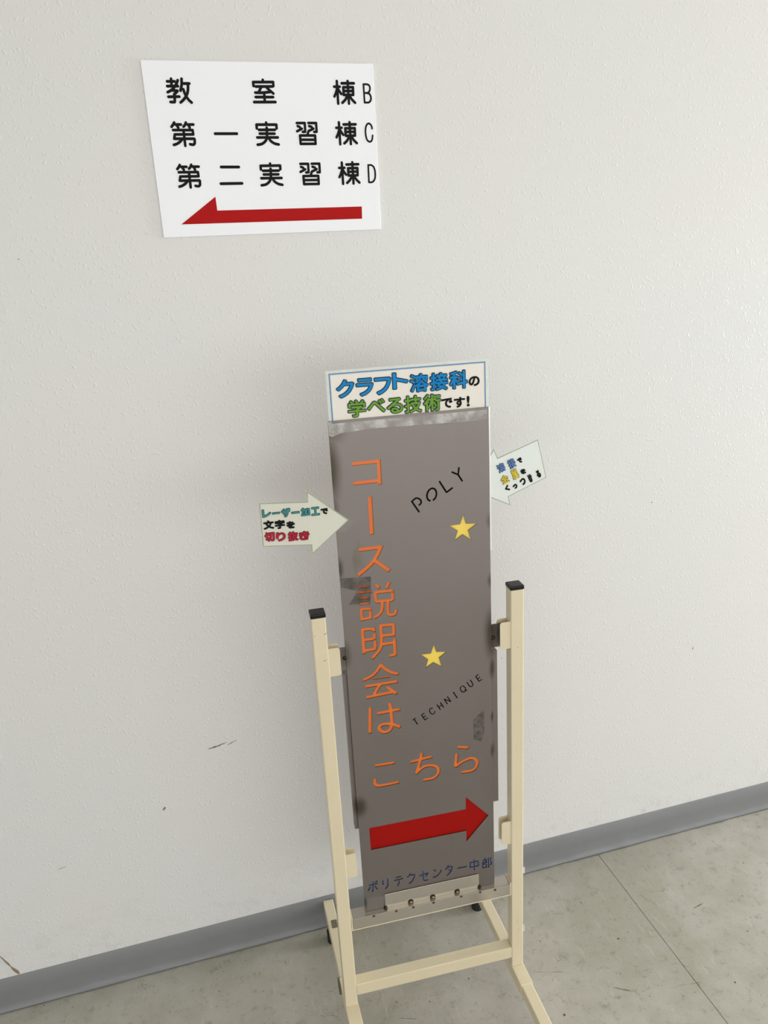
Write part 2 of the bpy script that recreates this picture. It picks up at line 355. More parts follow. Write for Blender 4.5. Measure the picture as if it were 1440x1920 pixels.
# measured outlines and stroke centre lines, in 0.1 mm, in each thing's own plane
DATA = {"row1":[[[48,[[482,19596],[611,19597]]],[48,[[556,19639],[551,19523]]],[48,[[474,19520],[660,19522]]],[48,[[668,19615],[662,19603],[656,19591],[650,19578],[643,19565],[634,19552],[623,19538],[612,19524],[600,19511],[587,19498],[573,19485],[559,19472],[543,19461],[526,19451],[508,19441],[489,19432],[470,19423]]],[48,[[551,19453],[574,19452],[598,19451],[619,19450],[634,19449],[642,19447],[643,19445],[641,19442],[635,19436],[625,19427],[611,19415],[594,19403],[579,19390]]],[48,[[472,19349],[663,19353]]],[48,[[579,19390],[579,19376],[579,19361],[579,19346],[578,19332],[577,19316],[576,19299],[575,19284],[573,19273],[570,19267],[568,19265],[565,19264],[558,19264],[546,19263],[531,19264],[514,19264],[499,19265]]],[48,[[739,19639],[736,19614],[734,19590],[731,19565],[727,19541],[720,19518],[712,19495],[704,19472],[696,19449]]],[48,[[752,19564],[865,19565]]],[48,[[840,19563],[838,19541],[837,19518],[834,19496],[831,19475],[827,19455],[821,19436],[815,19417],[808,19400],[799,19384],[790,19369],[779,19355],[768,19341],[756,19327],[742,19314],[729,19302],[716,19290],[705,19281],[694,19273],[684,19266],[673,19259]]],[48,[[748,19471],[753,19453],[757,19435],[761,19417],[767,19400],[774,19382],[782,19364],[791,19348],[799,19333],[807,19320],[815,19310],[822,19300],[830,19291],[839,19282],[849,19274],[858,19266],[868,19257]]]],[[49,[[2195,19636],[2196,19600]]],[49,[[2015,19535],[2014,19598],[2383,19602],[2381,19537]]],[49,[[2054,19526],[2361,19529]]],[49,[[2154,19519],[2108,19446]]],[49,[[2037,19426],[2062,19425],[2088,19425],[2113,19424],[2139,19424],[2168,19426],[2198,19427],[2226,19430],[2250,19432],[2269,19433],[2283,19435],[2295,19437],[2309,19438]]],[49,[[2262,19502],[2274,19492],[2286,19481],[2298,19471],[2311,19460],[2325,19448],[2339,19437],[2354,19425],[2369,19413]]],[49,[[2036,19352],[2358,19353]]],[49,[[2199,19425],[2196,19274]]],[49,[[1999,19269],[2394,19271]]]],[[49,[[3590,19629],[3590,19249]]],[48,[[3531,19535],[3639,19536]]],[48,[[3587,19514],[3582,19498],[3577,19481],[3572,19464],[3565,19447],[3557,19428],[3547,19409],[3536,19390],[3526,19370]]],[49,[[3605,19498],[3611,19486],[3617,19475],[3624,19464],[3631,19453],[3638,19442],[3645,19433],[3653,19423],[3660,19413]]],[49,[[3680,19593],[3918,19595]]],[49,[[3799,19631],[3800,19249]]],[49,[[3707,19526],[3896,19528],[3894,19398],[3708,19397],[3707,19526]]],[49,[[3706,19463],[3895,19464]]],[49,[[3772,19380],[3763,19364],[3755,19348],[3746,19332],[3735,19317],[3721,19303],[3705,19290],[3688,19276],[3672,19263]]],[49,[[3824,19380],[3832,19366],[3840,19352],[3848,19338],[3859,19323],[3873,19309],[3888,19294],[3905,19279],[3921,19264]]]]],
"row2":[[[49,[[3579,18926],[3579,18545]]],[48,[[3520,18832],[3627,18833]]],[48,[[3575,18811],[3571,18794],[3566,18778],[3561,18761],[3554,18743],[3546,18725],[3536,18706],[3525,18686],[3514,18667]]],[49,[[3594,18794],[3600,18783],[3606,18772],[3613,18760],[3619,18749],[3627,18739],[3634,18729],[3642,18720],[3649,18710]]],[49,[[3668,18889],[3907,18891]]],[49,[[3788,18928],[3789,18546]]],[49,[[3696,18823],[3885,18825],[3882,18694],[3697,18693],[3696,18823]]],[49,[[3695,18760],[3884,18761]]],[49,[[3760,18677],[3752,18661],[3744,18645],[3734,18629],[3723,18614],[3710,18600],[3694,18586],[3677,18573],[3661,18560]]],[49,[[3813,18677],[3821,18663],[3829,18649],[3837,18635],[3848,18620],[3861,18606],[3877,18591],[3893,18576],[3909,18561]]]],[[48,[[516,18931],[493,18895],[461,18863]]],[48,[[535,18899],[631,18899]]],[48,[[552,18891],[578,18848]]],[48,[[723,18931],[704,18894],[673,18864]]],[48,[[746,18898],[852,18898]]],[48,[[763,18890],[781,18847]]],[48,[[481,18808],[827,18806],[830,18735]]],[48,[[502,18736],[829,18734]]],[48,[[502,18736],[483,18665]]],[49,[[483,18665],[837,18662],[845,18653],[839,18588],[820,18566],[796,18562],[755,18571]]],[48,[[665,18805],[664,18546]]],[48,[[617,18650],[607,18640],[597,18631],[587,18621],[575,18612],[561,18602],[546,18593],[530,18585],[515,18578],[502,18573],[488,18569],[476,18566],[463,18563]]]],[[49,[[2186,18926],[2185,18894]]],[49,[[2002,18829],[2003,18892],[2375,18891],[2373,18827]]],[49,[[2040,18804],[2337,18803]]],[49,[[2048,18740],[2326,18738]]],[49,[[1995,18675],[2381,18673]]],[49,[[2187,18839],[2186,18812],[2186,18785],[2185,18759],[2184,18735],[2182,18715],[2180,18697],[2177,18681],[2172,18665],[2165,18649],[2158,18634],[2148,18620],[2137,18607],[2122,18595],[2106,18583],[2087,18572],[2069,18564],[2050,18558],[2030,18555],[2010,18553],[1990,18551]]],[49,[[2210,18660],[2218,18648],[2226,18635],[2234,18623],[2245,18611],[2258,18600],[2274,18589],[2291,18579],[2309,18570],[2328,18564],[2347,18560],[2367,18556],[2386,18552]]]],[[47,[[2764,18917],[2916,18917],[2913,18767],[2865,18765]]],[47,[[2775,18865],[2811,18852],[2828,18829]]],[47,[[2853,18820],[2757,18776]]],[47,[[2985,18917],[3135,18916],[3133,18765],[3085,18763]]],[47,[[2996,18864],[3040,18851],[3053,18833]]],[47,[[3075,18819],[2979,18780],[2948,18708]]],[48,[[2807,18703],[3098,18701],[3096,18557],[2807,18559],[2807,18703]]],[48,[[2811,18630],[3097,18627]]]],[[50,[[1225,18744],[1624,18742]]]]],
"row3":[[[49,[[3585,18221],[3585,17840]]],[48,[[3526,18127],[3633,18128]]],[48,[[3581,18106],[3577,18090],[3572,18073],[3567,18056],[3560,18039],[3552,18020],[3542,18001],[3531,17981],[3520,17962]]],[49,[[3600,18089],[3606,18078],[3612,18067],[3619,18055],[3625,18045],[3633,18034],[3640,18025],[3647,18015],[3655,18005]]],[49,[[3674,18185],[3913,18187]]],[49,[[3794,18223],[3795,17841]]],[49,[[3702,18118],[3891,18120],[3888,17989],[3702,17988],[3702,18118]]],[49,[[3701,18055],[3890,18056]]],[49,[[3766,17972],[3758,17956],[3749,17940],[3740,17924],[3729,17909],[3716,17895],[3700,17882],[3683,17868],[3667,17855]]],[49,[[3819,17972],[3827,17958],[3835,17944],[3843,17930],[3854,17915],[3867,17901],[3883,17886],[3899,17871],[3915,17856]]]],[[48,[[523,18225],[500,18189],[469,18157]]],[48,[[542,18193],[638,18193]]],[48,[[559,18185],[586,18142]]],[48,[[730,18225],[711,18188],[680,18159]]],[48,[[753,18193],[860,18192]]],[48,[[771,18184],[788,18141]]],[48,[[489,18102],[834,18100],[837,18029]]],[48,[[509,18030],[837,18028]]],[48,[[509,18030],[490,17959]]],[49,[[490,17959],[844,17957],[852,17947],[846,17882],[827,17860],[803,17856],[763,17865]]],[48,[[672,18099],[671,17840]]],[48,[[624,17944],[614,17935],[604,17925],[594,17915],[582,17906],[568,17897],[553,17887],[537,17879],[523,17872],[509,17867],[496,17863],[483,17861],[470,17857]]]],[[49,[[2190,18223],[2189,18190]]],[49,[[2006,18125],[2007,18188],[2379,18187],[2377,18123]]],[49,[[2044,18101],[2341,18099]]],[49,[[2052,18036],[2330,18034]]],[49,[[1999,17971],[2385,17969]]],[49,[[2191,18135],[2190,18108],[2190,18081],[2189,18055],[2188,18032],[2186,18011],[2184,17993],[2181,17977],[2176,17961],[2169,17945],[2162,17931],[2152,17917],[2141,17904],[2126,17891],[2110,17879],[2091,17868],[2073,17860],[2054,17855],[2034,17852],[2014,17850],[1994,17847]]],[49,[[2214,17956],[2222,17944],[2230,17931],[2238,17919],[2249,17907],[2262,17896],[2278,17885],[2296,17875],[2313,17867],[2332,17860],[2351,17856],[2371,17852],[2390,17848]]]],[[47,[[2769,18210],[2921,18209],[2918,18059],[2870,18057]]],[47,[[2779,18157],[2816,18144],[2833,18122]]],[47,[[2857,18113],[2762,18069]]],[47,[[2990,18209],[3140,18209],[3138,18058],[3090,18056]]],[47,[[3001,18156],[3045,18143],[3058,18125]]],[47,[[3080,18112],[2984,18072],[2953,18001]]],[48,[[2812,17995],[3102,17993],[3101,17849],[2812,17851],[2812,17995]]],[48,[[2816,17922],[3101,17920]]]],[[51,[[1270,18179],[1596,18174]]],[52,[[1233,17892],[1627,17890]]]]],
"latin":[[[34,[[4106,19595],[4110,19256]]],[34,[[4109,19579],[4126,19580],[4143,19581],[4160,19581],[4174,19580],[4187,19577],[4198,19574],[4208,19569],[4216,19562],[4222,19552],[4227,19540],[4229,19527],[4230,19513],[4229,19499],[4225,19483],[4219,19468],[4213,19456],[4205,19448],[4195,19442],[4185,19437],[4175,19432]]],[34,[[4175,19432],[4116,19432]]],[35,[[4175,19432],[4187,19427],[4199,19423],[4210,19418],[4220,19411],[4227,19400],[4233,19387],[4238,19373],[4240,19359],[4240,19345],[4239,19329],[4235,19315],[4230,19302],[4222,19292],[4213,19283],[4202,19276],[4191,19270],[4180,19268],[4169,19268],[4157,19268],[4145,19268]]],[35,[[4145,19268],[4102,19268]]]],[[33,[[4231,18802],[4230,18816],[4229,18831],[4227,18845],[4223,18858],[4217,18870],[4209,18881],[4201,18890],[4192,18897],[4184,18902],[4176,18905],[4168,18906],[4159,18905],[4150,18901],[4141,18895],[4132,18887],[4124,18878],[4118,18867],[4112,18855],[4107,18841],[4103,18826],[4099,18810],[4097,18792],[4095,18774],[4094,18755],[4095,18735],[4096,18715],[4098,18695],[4101,18677],[4104,18660],[4108,18644],[4113,18630],[4119,18618],[4127,18607],[4136,18599],[4145,18592],[4155,18587],[4163,18584],[4172,18583],[4180,18584],[4188,18588],[4197,18593],[4205,18600],[4214,18610],[4220,18624],[4225,18641],[4229,18663],[4232,18686],[4235,18708]]]],[[34,[[4113,18184],[4110,17844]]],[34,[[4112,18168],[4127,18168],[4143,18169],[4158,18169],[4172,18167],[4184,18163],[4196,18157],[4206,18150],[4215,18141],[4223,18129],[4229,18116],[4234,18102],[4239,18087],[4242,18071],[4244,18055],[4246,18038],[4246,18020],[4245,17998],[4244,17975],[4241,17952],[4237,17932],[4231,17916],[4225,17902],[4216,17889],[4207,17879],[4197,17871],[4185,17864],[4173,17860],[4160,17856],[4148,17855],[4136,17855],[4124,17856],[4111,17857]]]]],
"sign_arrow":[[418,17202],[1104,17669],[1110,17425],[3934,17418],[3927,17191]],
"orange":[[68,[[967,12960],[1451,12961]]],[69,[[1453,12996],[1451,12531]]],[69,[[972,12606],[1431,12610]]],[77,[[1256,12337],[1251,11616]]],[72,[[990,11356],[1428,11356]]],[72,[[1419,11384],[1392,11333],[1366,11282],[1339,11232],[1311,11186],[1283,11145],[1255,11108],[1224,11073],[1184,11034],[1132,10993],[1073,10950],[1009,10907],[948,10864]]],[73,[[1260,11125],[1542,10867]]],[55,[[939,10633],[1133,10626]]],[56,[[900,10524],[1178,10511]]],[56,[[940,10408],[1134,10395]]],[56,[[937,10292],[1132,10284]]],[56,[[961,10196],[965,9944]]],[56,[[951,10178],[1164,10162]]],[57,[[1134,10134],[1130,9951]]],[57,[[955,9974],[1105,9979]]],[60,[[1269,10643],[1329,10551]]],[61,[[1525,10652],[1463,10527]]],[61,[[1227,10481],[1598,10466]]],[61,[[1243,10467],[1259,10284]]],[61,[[1575,10435],[1573,10267]]],[61,[[1248,10290],[1578,10278]]],[61,[[1372,10262],[1370,10226],[1369,10190],[1366,10155],[1360,10123],[1349,10095],[1336,10070],[1319,10047],[1299,10027],[1274,10009],[1246,9994],[1215,9981],[1185,9966]]],[62,[[1478,10265],[1475,10204],[1471,10139],[1469,10081],[1470,10036],[1475,10009],[1482,9994],[1493,9988],[1507,9983],[1527,9978],[1552,9976],[1577,9979],[1596,9988],[1609,10005],[1617,10029],[1623,10056],[1630,10082]]],[64,[[961,9784],[961,9256]]],[64,[[942,9763],[1201,9746]]],[64,[[1177,9745],[1180,9685]]],[65,[[1183,9653],[1182,9528]]],[65,[[1187,9499],[1182,9340]]],[64,[[977,9543],[1167,9538]]],[65,[[947,9319],[1199,9323]]],[64,[[1286,9792],[1590,9770]]],[65,[[1313,9799],[1314,9719],[1316,9636],[1316,9557],[1313,9488],[1308,9432],[1302,9386],[1290,9344],[1269,9301],[1236,9257],[1194,9215],[1147,9172],[1103,9130]]],[65,[[1562,9760],[1557,9573]]],[65,[[1318,9576],[1586,9564]]],[65,[[1319,9397],[1544,9397]]],[66,[[1562,9483],[1562,9123]]],[66,[[1444,9133],[1571,9138]]],[66,[[1274,8978],[1246,8939],[1219,8899],[1192,8861],[1164,8829],[1135,8804],[1107,8783],[1078,8766],[1046,8750],[1011,8736],[974,8724],[935,8714],[897,8702]]],[66,[[1258,8980],[1282,8949],[1306,8917],[1330,8886],[1357,8857],[1388,8829],[1421,8803],[1456,8779],[1489,8759],[1520,8746],[1551,8736],[1581,8729],[1612,8720]]],[67,[[933,8559],[1588,8559]]],[67,[[1227,8544],[1097,8353]]],[67,[[941,8319],[1479,8342]]],[67,[[1355,8475],[1552,8288]]],[29,[[1088,8698],[1439,8686]]],[68,[[1007,8091],[972,7513]]],[68,[[1134,7927],[1604,7940]]],[69,[[1398,8120],[1404,8058],[1410,7995],[1416,7933],[1420,7872],[1422,7810],[1424,7748],[1424,7690],[1419,7639],[1411,7596],[1399,7559],[1384,7529],[1366,7506],[1342,7490],[1315,7482],[1286,7480],[1260,7482],[1235,7491],[1211,7506],[1190,7525],[1175,7543],[1164,7563],[1158,7585],[1158,7606],[1163,7624],[1175,7638],[1194,7651],[1218,7660],[1246,7665],[1281,7664],[1320,7659],[1364,7650],[1407,7636],[1452,7615],[1499,7589],[1547,7560],[1594,7532]]],[65,[[1025,6754],[1438,6745]]],[66,[[1015,6457],[1010,6429],[1003,6400],[999,6373],[1001,6348],[1006,6325],[1015,6304],[1030,6286],[1058,6273],[1101,6266],[1158,6264],[1219,6264],[1278,6264],[1334,6265],[1390,6267],[1445,6270],[1501,6273]]],[66,[[1756,6687],[2212,6723]]],[66,[[1998,6860],[1985,6801],[1973,6743],[1960,6684],[1944,6625],[1925,6563],[1903,6500],[1881,6437],[1859,6374]]],[67,[[1860,6402],[1904,6435],[1947,6470],[1991,6500],[2035,6521],[2080,6529],[2126,6529],[2170,6522],[2210,6512],[2244,6498],[2275,6479],[2301,6456],[2320,6432],[2332,6405],[2338,6376],[2337,6345],[2329,6316],[2314,6287],[2291,6256],[2262,6229],[2224,6210],[2176,6202],[2118,6202],[2057,6206],[1997,6208]]],[67,[[2749,6838],[2996,6773]]],[68,[[2732,6692],[2693,6367]]],[68,[[2691,6376],[2728,6399],[2764,6423],[2801,6445],[2841,6465],[2886,6482],[2933,6497],[2980,6509],[3021,6513],[3056,6508],[3088,6497],[3114,6481],[3136,6460],[3152,6435],[3165,6404],[3170,6371],[3167,6339],[3155,6306],[3135,6270],[3106,6238],[3067,6216],[3014,6208],[2950,6209],[2881,6215],[2815,6218]]]],
"star":[[[2991,11792],[3038,11603],[3251,11583],[3074,11468],[3133,11274],[2971,11404],[2807,11298],[2875,11484],[2716,11605],[2922,11606]],[[2335,9235],[2380,9062],[2588,9032],[2429,8929],[2476,8725],[2314,8848],[2150,8749],[2208,8927],[2063,9058],[2266,9046]]],
"board_arrow":[[816,5303],[2892,5293],[2899,5597],[3394,5027],[2887,4470],[2893,4744],[820,4753]],
"black":[[32,[[2012,12167],[2151,11933]]],[32,[[2031,12161],[2049,12175],[2067,12190],[2086,12203],[2104,12209],[2124,12206],[2144,12196],[2163,12183],[2178,12170],[2187,12155],[2192,12139],[2194,12122],[2192,12107],[2185,12095],[2174,12085],[2160,12075],[2147,12065]]],[33,[[2675,12247],[2797,12327]]],[33,[[2547,12478],[2679,12247]]],[32,[[2784,12624],[2910,12555]]],[32,[[2927,12697],[2906,12555]]],[33,[[2906,12559],[2986,12425]]],[34,[[2370,12120],[2356,12129],[2342,12138],[2329,12148],[2319,12161],[2313,12179],[2308,12199],[2306,12220],[2307,12241],[2312,12261],[2319,12282],[2328,12302],[2339,12318],[2352,12332],[2368,12343],[2384,12352],[2400,12356],[2415,12356],[2431,12352],[2446,12345],[2458,12335],[2468,12322],[2477,12305],[2483,12286],[2486,12266],[2486,12246],[2483,12224],[2478,12202],[2470,12183],[2459,12167],[2446,12153],[2431,12140],[2417,12126]]],[21,[[1834,7645],[1903,7684]]],[21,[[1869,7665],[1937,7530]]],[21,[[2022,7733],[2091,7598]]],[21,[[2024,7728],[2087,7763]]],[21,[[2056,7666],[2114,7698]]],[21,[[2088,7604],[2152,7640]]],[21,[[2262,7836],[2253,7840],[2243,7843],[2233,7846],[2224,7846],[2216,7843],[2208,7837],[2201,7829],[2197,7820],[2195,7808],[2194,7794],[2196,7780],[2199,7766],[2203,7753],[2210,7740],[2217,7729],[2225,7720],[2235,7713],[2247,7708],[2259,7705],[2269,7705],[2277,7708],[2284,7713],[2290,7721],[2295,7729],[2297,7738],[2298,7749],[2299,7760],[2299,7770]]],[21,[[2347,7905],[2418,7770]]],[21,[[2417,7944],[2487,7810]]],[21,[[2382,7838],[2452,7877]]],[21,[[2497,8006],[2568,7872]]],[21,[[2568,8046],[2639,7912]]],[21,[[2500,7999],[2636,7919]]],[21,[[2697,8115],[2769,7981]]],[21,[[2684,8103],[2714,8119]]],[21,[[2751,7977],[2781,7994]]],[21,[[2867,8222],[2860,8214],[2852,8206],[2845,8197],[2841,8187],[2841,8173],[2843,8158],[2847,8142],[2853,8128],[2862,8115],[2873,8102],[2884,8092],[2896,8085],[2907,8083],[2918,8083],[2929,8086],[2938,8091],[2945,8099],[2950,8109],[2954,8121],[2956,8133],[2954,8145],[2950,8158],[2944,8172],[2937,8183],[2929,8194],[2919,8205],[2909,8214],[2901,8220],[2894,8223],[2888,8224],[2883,8223],[2878,8223]]],[21,[[2922,8132],[2983,8105]]],[21,[[2980,8296],[2993,8271],[3007,8245],[3019,8222],[3031,8203],[3041,8191],[3049,8183],[3057,8179],[3065,8177],[3073,8177],[3082,8179],[3090,8184],[3096,8191],[3101,8198],[3104,8207],[3105,8219],[3102,8234],[3093,8256],[3080,8281],[3064,8309],[3050,8335]]],[21,[[3164,8393],[3238,8260]]],[21,[[3167,8388],[3230,8423]]],[21,[[3201,8327],[3259,8359]]],[21,[[3235,8266],[3299,8302]]]],
"blue":[[27,[[724,3874],[908,3872]]],[27,[[817,3952],[793,3686]]],[27,[[753,3826],[696,3736]]],[27,[[845,3831],[896,3732]]],[27,[[862,3911],[908,3945]]],[27,[[1021,3935],[1029,3812]]],[27,[[1128,3946],[1129,3909],[1130,3872],[1130,3836],[1129,3805],[1125,3780],[1119,3759],[1112,3741],[1104,3726],[1095,3715],[1085,3707],[1075,3700],[1064,3693]]],[27,[[1302,3918],[1424,3928]]],[27,[[1268,3854],[1465,3864]]],[27,[[1375,3838],[1373,3817],[1371,3796],[1369,3775],[1365,3756],[1358,3739],[1349,3724],[1340,3710],[1331,3696]]],[27,[[1622,3957],[1618,3946],[1616,3935],[1612,3924],[1605,3913],[1595,3901],[1581,3889],[1567,3877],[1553,3865]]],[27,[[1619,3902],[1645,3904],[1673,3907],[1697,3908],[1713,3902],[1717,3886],[1714,3864],[1706,3839],[1697,3816],[1688,3793],[1676,3770],[1663,3749],[1648,3731],[1633,3718],[1616,3709],[1599,3702],[1581,3694]]],[27,[[1820,3833],[2015,3873]]],[27,[[2014,3868],[1958,3785]]],[27,[[1898,3942],[1899,3912],[1900,3883],[1901,3853],[1902,3824],[1903,3794],[1904,3762],[1906,3734],[1910,3712],[1916,3699],[1923,3692],[1932,3689],[1944,3686],[1958,3684],[1976,3684],[1994,3685],[2012,3685]]],[27,[[2138,3922],[2187,3868]]],[27,[[2311,3871],[2301,3850],[2291,3830],[2280,3810],[2267,3791],[2253,3775],[2238,3759],[2221,3745],[2203,3734],[2185,3726],[2165,3721],[2144,3717],[2124,3713]]],[27,[[2470,3960],[2465,3946],[2460,3933],[2455,3919],[2447,3905],[2437,3891],[2425,3877],[2412,3862],[2400,3848]]],[27,[[2462,3901],[2487,3904],[2513,3908],[2537,3909],[2551,3903],[2554,3886],[2548,3862],[2538,3835],[2528,3811],[2518,3790],[2508,3771],[2496,3752],[2484,3736],[2470,3722],[2456,3711],[2441,3700],[2426,3689]]],[27,[[2466,3846],[2541,3771]]],[28,[[2668,3819],[2883,3819]]],[28,[[2959,3898],[2956,3763]]],[28,[[2959,3898],[3144,3896]]],[28,[[3144,3886],[3146,3765]]],[28,[[2956,3776],[3146,3767]]],[28,[[3050,3961],[3049,3673]]],[28,[[3286,3944],[3296,3897]]],[28,[[3237,3883],[3342,3886]]],[28,[[3260,3867],[3270,3825]]],[28,[[3323,3871],[3316,3833]]],[28,[[3221,3815],[3348,3818]]],[28,[[3239,3778],[3246,3677]]],[28,[[3239,3778],[3326,3776]]],[28,[[3322,3777],[3327,3682]]],[28,[[3242,3688],[3331,3686]]],[28,[[3375,3929],[3378,3664]]],[28,[[3375,3929],[3392,3931],[3411,3935],[3427,3936],[3436,3931],[3436,3918],[3427,3899],[3418,3878],[3414,3858],[3419,3840],[3428,3822],[3437,3804],[3443,3789],[3444,3774],[3442,3761],[3439,3750],[3434,3741],[3428,3736],[3421,3734],[3412,3733],[3404,3732]]]],
"poster_blue":[["ク",950,14273,319,312],["ラ",1288,14273,309,310],["フ",1606,14267,305,302],["ト",1914,14333,288,287],["溶",2245,14271,342,323],["接",2603,14264,334,315],["科",2962,14268,344,326]],
"poster_black":[["の",3250,14218,206,176],["で",2741,13874,202,175],["す",2971,13868,207,187],["!",3132,13875,55,189]],
"poster_green":[["学",1127,13921,324,303],["べ",1467,13937,327,244],["る",1798,13913,299,278],["技",2122,13910,321,308],["術",2468,13907,330,309]],
"left_teal":[["レ",-589,12245,157,148],["ー",-425,12231,138,34],["ザ",-254,12218,162,163],["ー",-87,12202,146,36],["加",85,12195,161,150],["工",262,12183,153,157]],
"left_black":[["で",420,12165,133,112],["文",-572,12035,186,165],["字",-378,12020,179,167],["を",-191,11989,152,136]],
"left_red":[["切",-574,11814,181,174],["り",-382,11792,169,169],["抜",-169,11774,180,175],["き",30,11760,186,166]],
"left_outline":[[-697,12442],[127,12373],[141,12566],[849,11949],[134,11378],[137,11561],[-712,11639]],
"right_blue":[["溶",3743,12593,149,171],["接",3949,12652,140,183]],
"right_yellow":[["金",3812,12366,153,163],["属",4010,12441,127,193]],
"right_black":[["で",4109,12692,94,105],["を",4175,12477,104,106],["く",3861,12189,87,121],["っ",4019,12206,90,95],["つ",4171,12281,113,137],["け",4319,12332,76,169],["る",4479,12395,82,152]],
"right_outline":[[3679,12782],[4468,13051],[4643,12308],[3890,12019],[3923,11846],[3325,12147],[3167,12227],[3293,12437],[3606,12965]],
"poster_outline":[[682,14550],[3464,14536]],
"screws":[[1597,3203],[2086,3205],[2638,3200]],
"weld_spots":[[1251,3198],[1626,3191],[2077,3198],[2701,3189],[3132,3205],[763,3204],[3475,3158],[1040,3308]],
"floor_marks":[[[11069,12966],[11466,13045],30],[[7903,11630],[8318,11375],30],[[8650,11780],[9062,11782],8],[[9325,11207],[10052,11092],8],[[6338,12579],[7211,12277],8],[[9617,11763],[9918,11500],6],[[7006,12660],[7157,12672],14],[[6335,11787],[6474,11776],10],[[1230,13074],[1355,12995],12],[[1364,13043],[1611,12932],8],[[2936,12450],[3393,12276],14],[[1524,13599],[1689,13578],7],[[2677,13883],[2712,13901],14],[[8427,14078],[8480,14060],35],[[13347,13871],[13401,13853],30],[[11868,11963],[11917,11947],35],[[8726,12777],[8776,12761],40],[[6864,13314],[6914,13298],35],[[8542,11186],[8587,11171],25],[[12417,13837],[12471,13819],22],[[10897,13854],[10951,13836],22],[[9056,12869],[9106,12852],22],[[8229,14033],[8282,14015],20],[[4784,12899],[4832,12883],40],[[4984,13090],[5033,13074],24],[[12514,12922],[12566,12904],40],[[10598,10883],[10644,10868],40],[[2981,12865],[3028,12849],30],[[3710,12626],[3757,12611],35],[[6480,11379],[6525,11364],45],[[12518,14009],[12573,13990],18],[[12804,13911],[12858,13892],18],[[8929,11713],[8976,11698],22],[[9589,10956],[9635,10941],16],[[11250,11579],[11298,11564],16],[[-5020,15379],[-4970,15363],24],[[-5228,15276],[-5179,15260],20],[[-1871,14071],[-1823,14055],16],[[-4509,14791],[-4460,14776],24]],
"films":{"top_tape":[[651,13699],[3473,13697],[3481,13533],[3140,13516],[1390,13555],[824,13525],[652,13467]],
"dark_tape":[[616,10850],[1181,10809],[1166,10478],[1139,10285],[738,10306],[906,10562],[614,10674]],
"residue":[[3093,7407],[3329,7615],[3334,7104],[3256,6875],[3097,6962]],
"notice_tape":[[607,12188],[857,11977],[999,11928],[843,11772],[633,11722],[612,11926]],
"edge_tape":[[602,13731],[672,13734],[672,13483],[607,13490]],
"side_tape":[[500,6101],[831,5962],[797,5581],[569,5647]],
"low_tape":[[637,3546],[1053,3533],[1035,3197],[664,3226]]}}


# ------------------------------------------------------------ setting
D = 1.551
fl = struct(box('floor', (-7, -3.4, -.06), (5.6, D + .12, -.003), M['under']))
for x0, x1 in ((-7, .9775), (.9790, 5.6)):
    box('vinyl_sheet', (x0, -3.4, -.003), (x1, D, 0), M['floor'], fl)
wl = struct(box('wall_back', (-7, D, 0), (5.6, D + .12, 2.7), M['wall']))
struct(box('wall_front', (-7, -3.4, 0), (5.6, -3.3, 2.7), M['rear']))
struct(box('ceiling', (-7, -3.4, 2.7), (5.6, D + .12, 2.8), M['ceiling']))

# vinyl cove baseboard: thin upright with a rounded top and an uneven toe
bm = bmesh.new()
prof = [(0, .0945), (-.0018, .0945), (-.0030, .0930), (-.0032, .05), (-.0036, .022), (-.0056, .012), (-.0090, .0070), (-.0096, .0045), (-.0060, .0030), (-.0052, .0002), (0, .0002)]
xs = [-7 + i * .5 for i in range(11)] + [-1.98 + i * .02 for i in range(200)] + [2.02, 3.4, 5.6]
rings = []
for x in xs:
    k = .0012 * math.sin(x * 31) * math.sin(x * 12.3) + .0007 * math.sin(x * 77 + 1)
    rings.append([bm.verts.new((x, D + y - (k + .0006 if 4 < i < 8 else 0), z + (k * 1.4 if 4 < i < 7 else 0))) for i, (y, z) in enumerate(prof)])
for a, b in zip(rings, rings[1:]):
    for i in range(len(prof) - 1): bm.faces.new((a[i], a[i + 1], b[i + 1], b[i]))
bmesh.ops.recalc_face_normals(bm, faces=bm.faces[:])
struct(from_bm('baseboard_back', bm, M['base'], None, True))

# marks on the wall: a brown crack by the baseboard and small scuffs
bm = bmesh.new(); cr = [(-.61, .255, .0012), (-.5900, .2080, .0014), (-.5688, .1595, .0016), (-.5608, .1415, .0034), (-.5560, .1310, .0042), (-.5528, .1235, .0018), (-.5480, .1130, .0060), (-.5430, .1040, .0078), (-.5395, .0960, .0040)]
for (x0, z0, w0), (x1, z1, w1) in zip(cr, cr[1:]):
    flat(bm, [(x0 - w0 / 2, z0), (x0 + w0 / 2, z0 + w0 * .3), (x1 + w1 / 2, z1 + w1 * .3), (x1 - w1 / 2, z1)], D - .0004)
from_bm('crack', bm, M['crack'], wl)
for x, z, w, h, a in ((-.1612, .4577, .011, .005, .9), (1.0964, 1.0346, .004, .003, .3), (-.2512, 1.6714, .003, .0018, -.5), (.2279, 1.0376, .002, .002, 0),
                      (.688, .681, .003, .002, .5), (-.031, .5925, .030, .0042, .12), (-.012, .5965, .022, .0026, .2), (.010, .5955, .026, .002, .35), (-.40, .36, .02, .0014, .2), (1.25, .60, .008, .003, 1.2)):
    bm = bmesh.new(); c, s = math.cos(a), math.sin(a)
    flat(bm, [(x + w / 2 * math.cos(t * math.pi / 5) * c - h / 2 * math.sin(t * math.pi / 5) * s, z + w / 2 * math.cos(t * math.pi / 5) * s + h / 2 * math.sin(t * math.pi / 5) * c) for t in range(10)], D - .0004)
    from_bm('scuff', bm, M['scuff'] if w > .015 else M['crack'], wl)
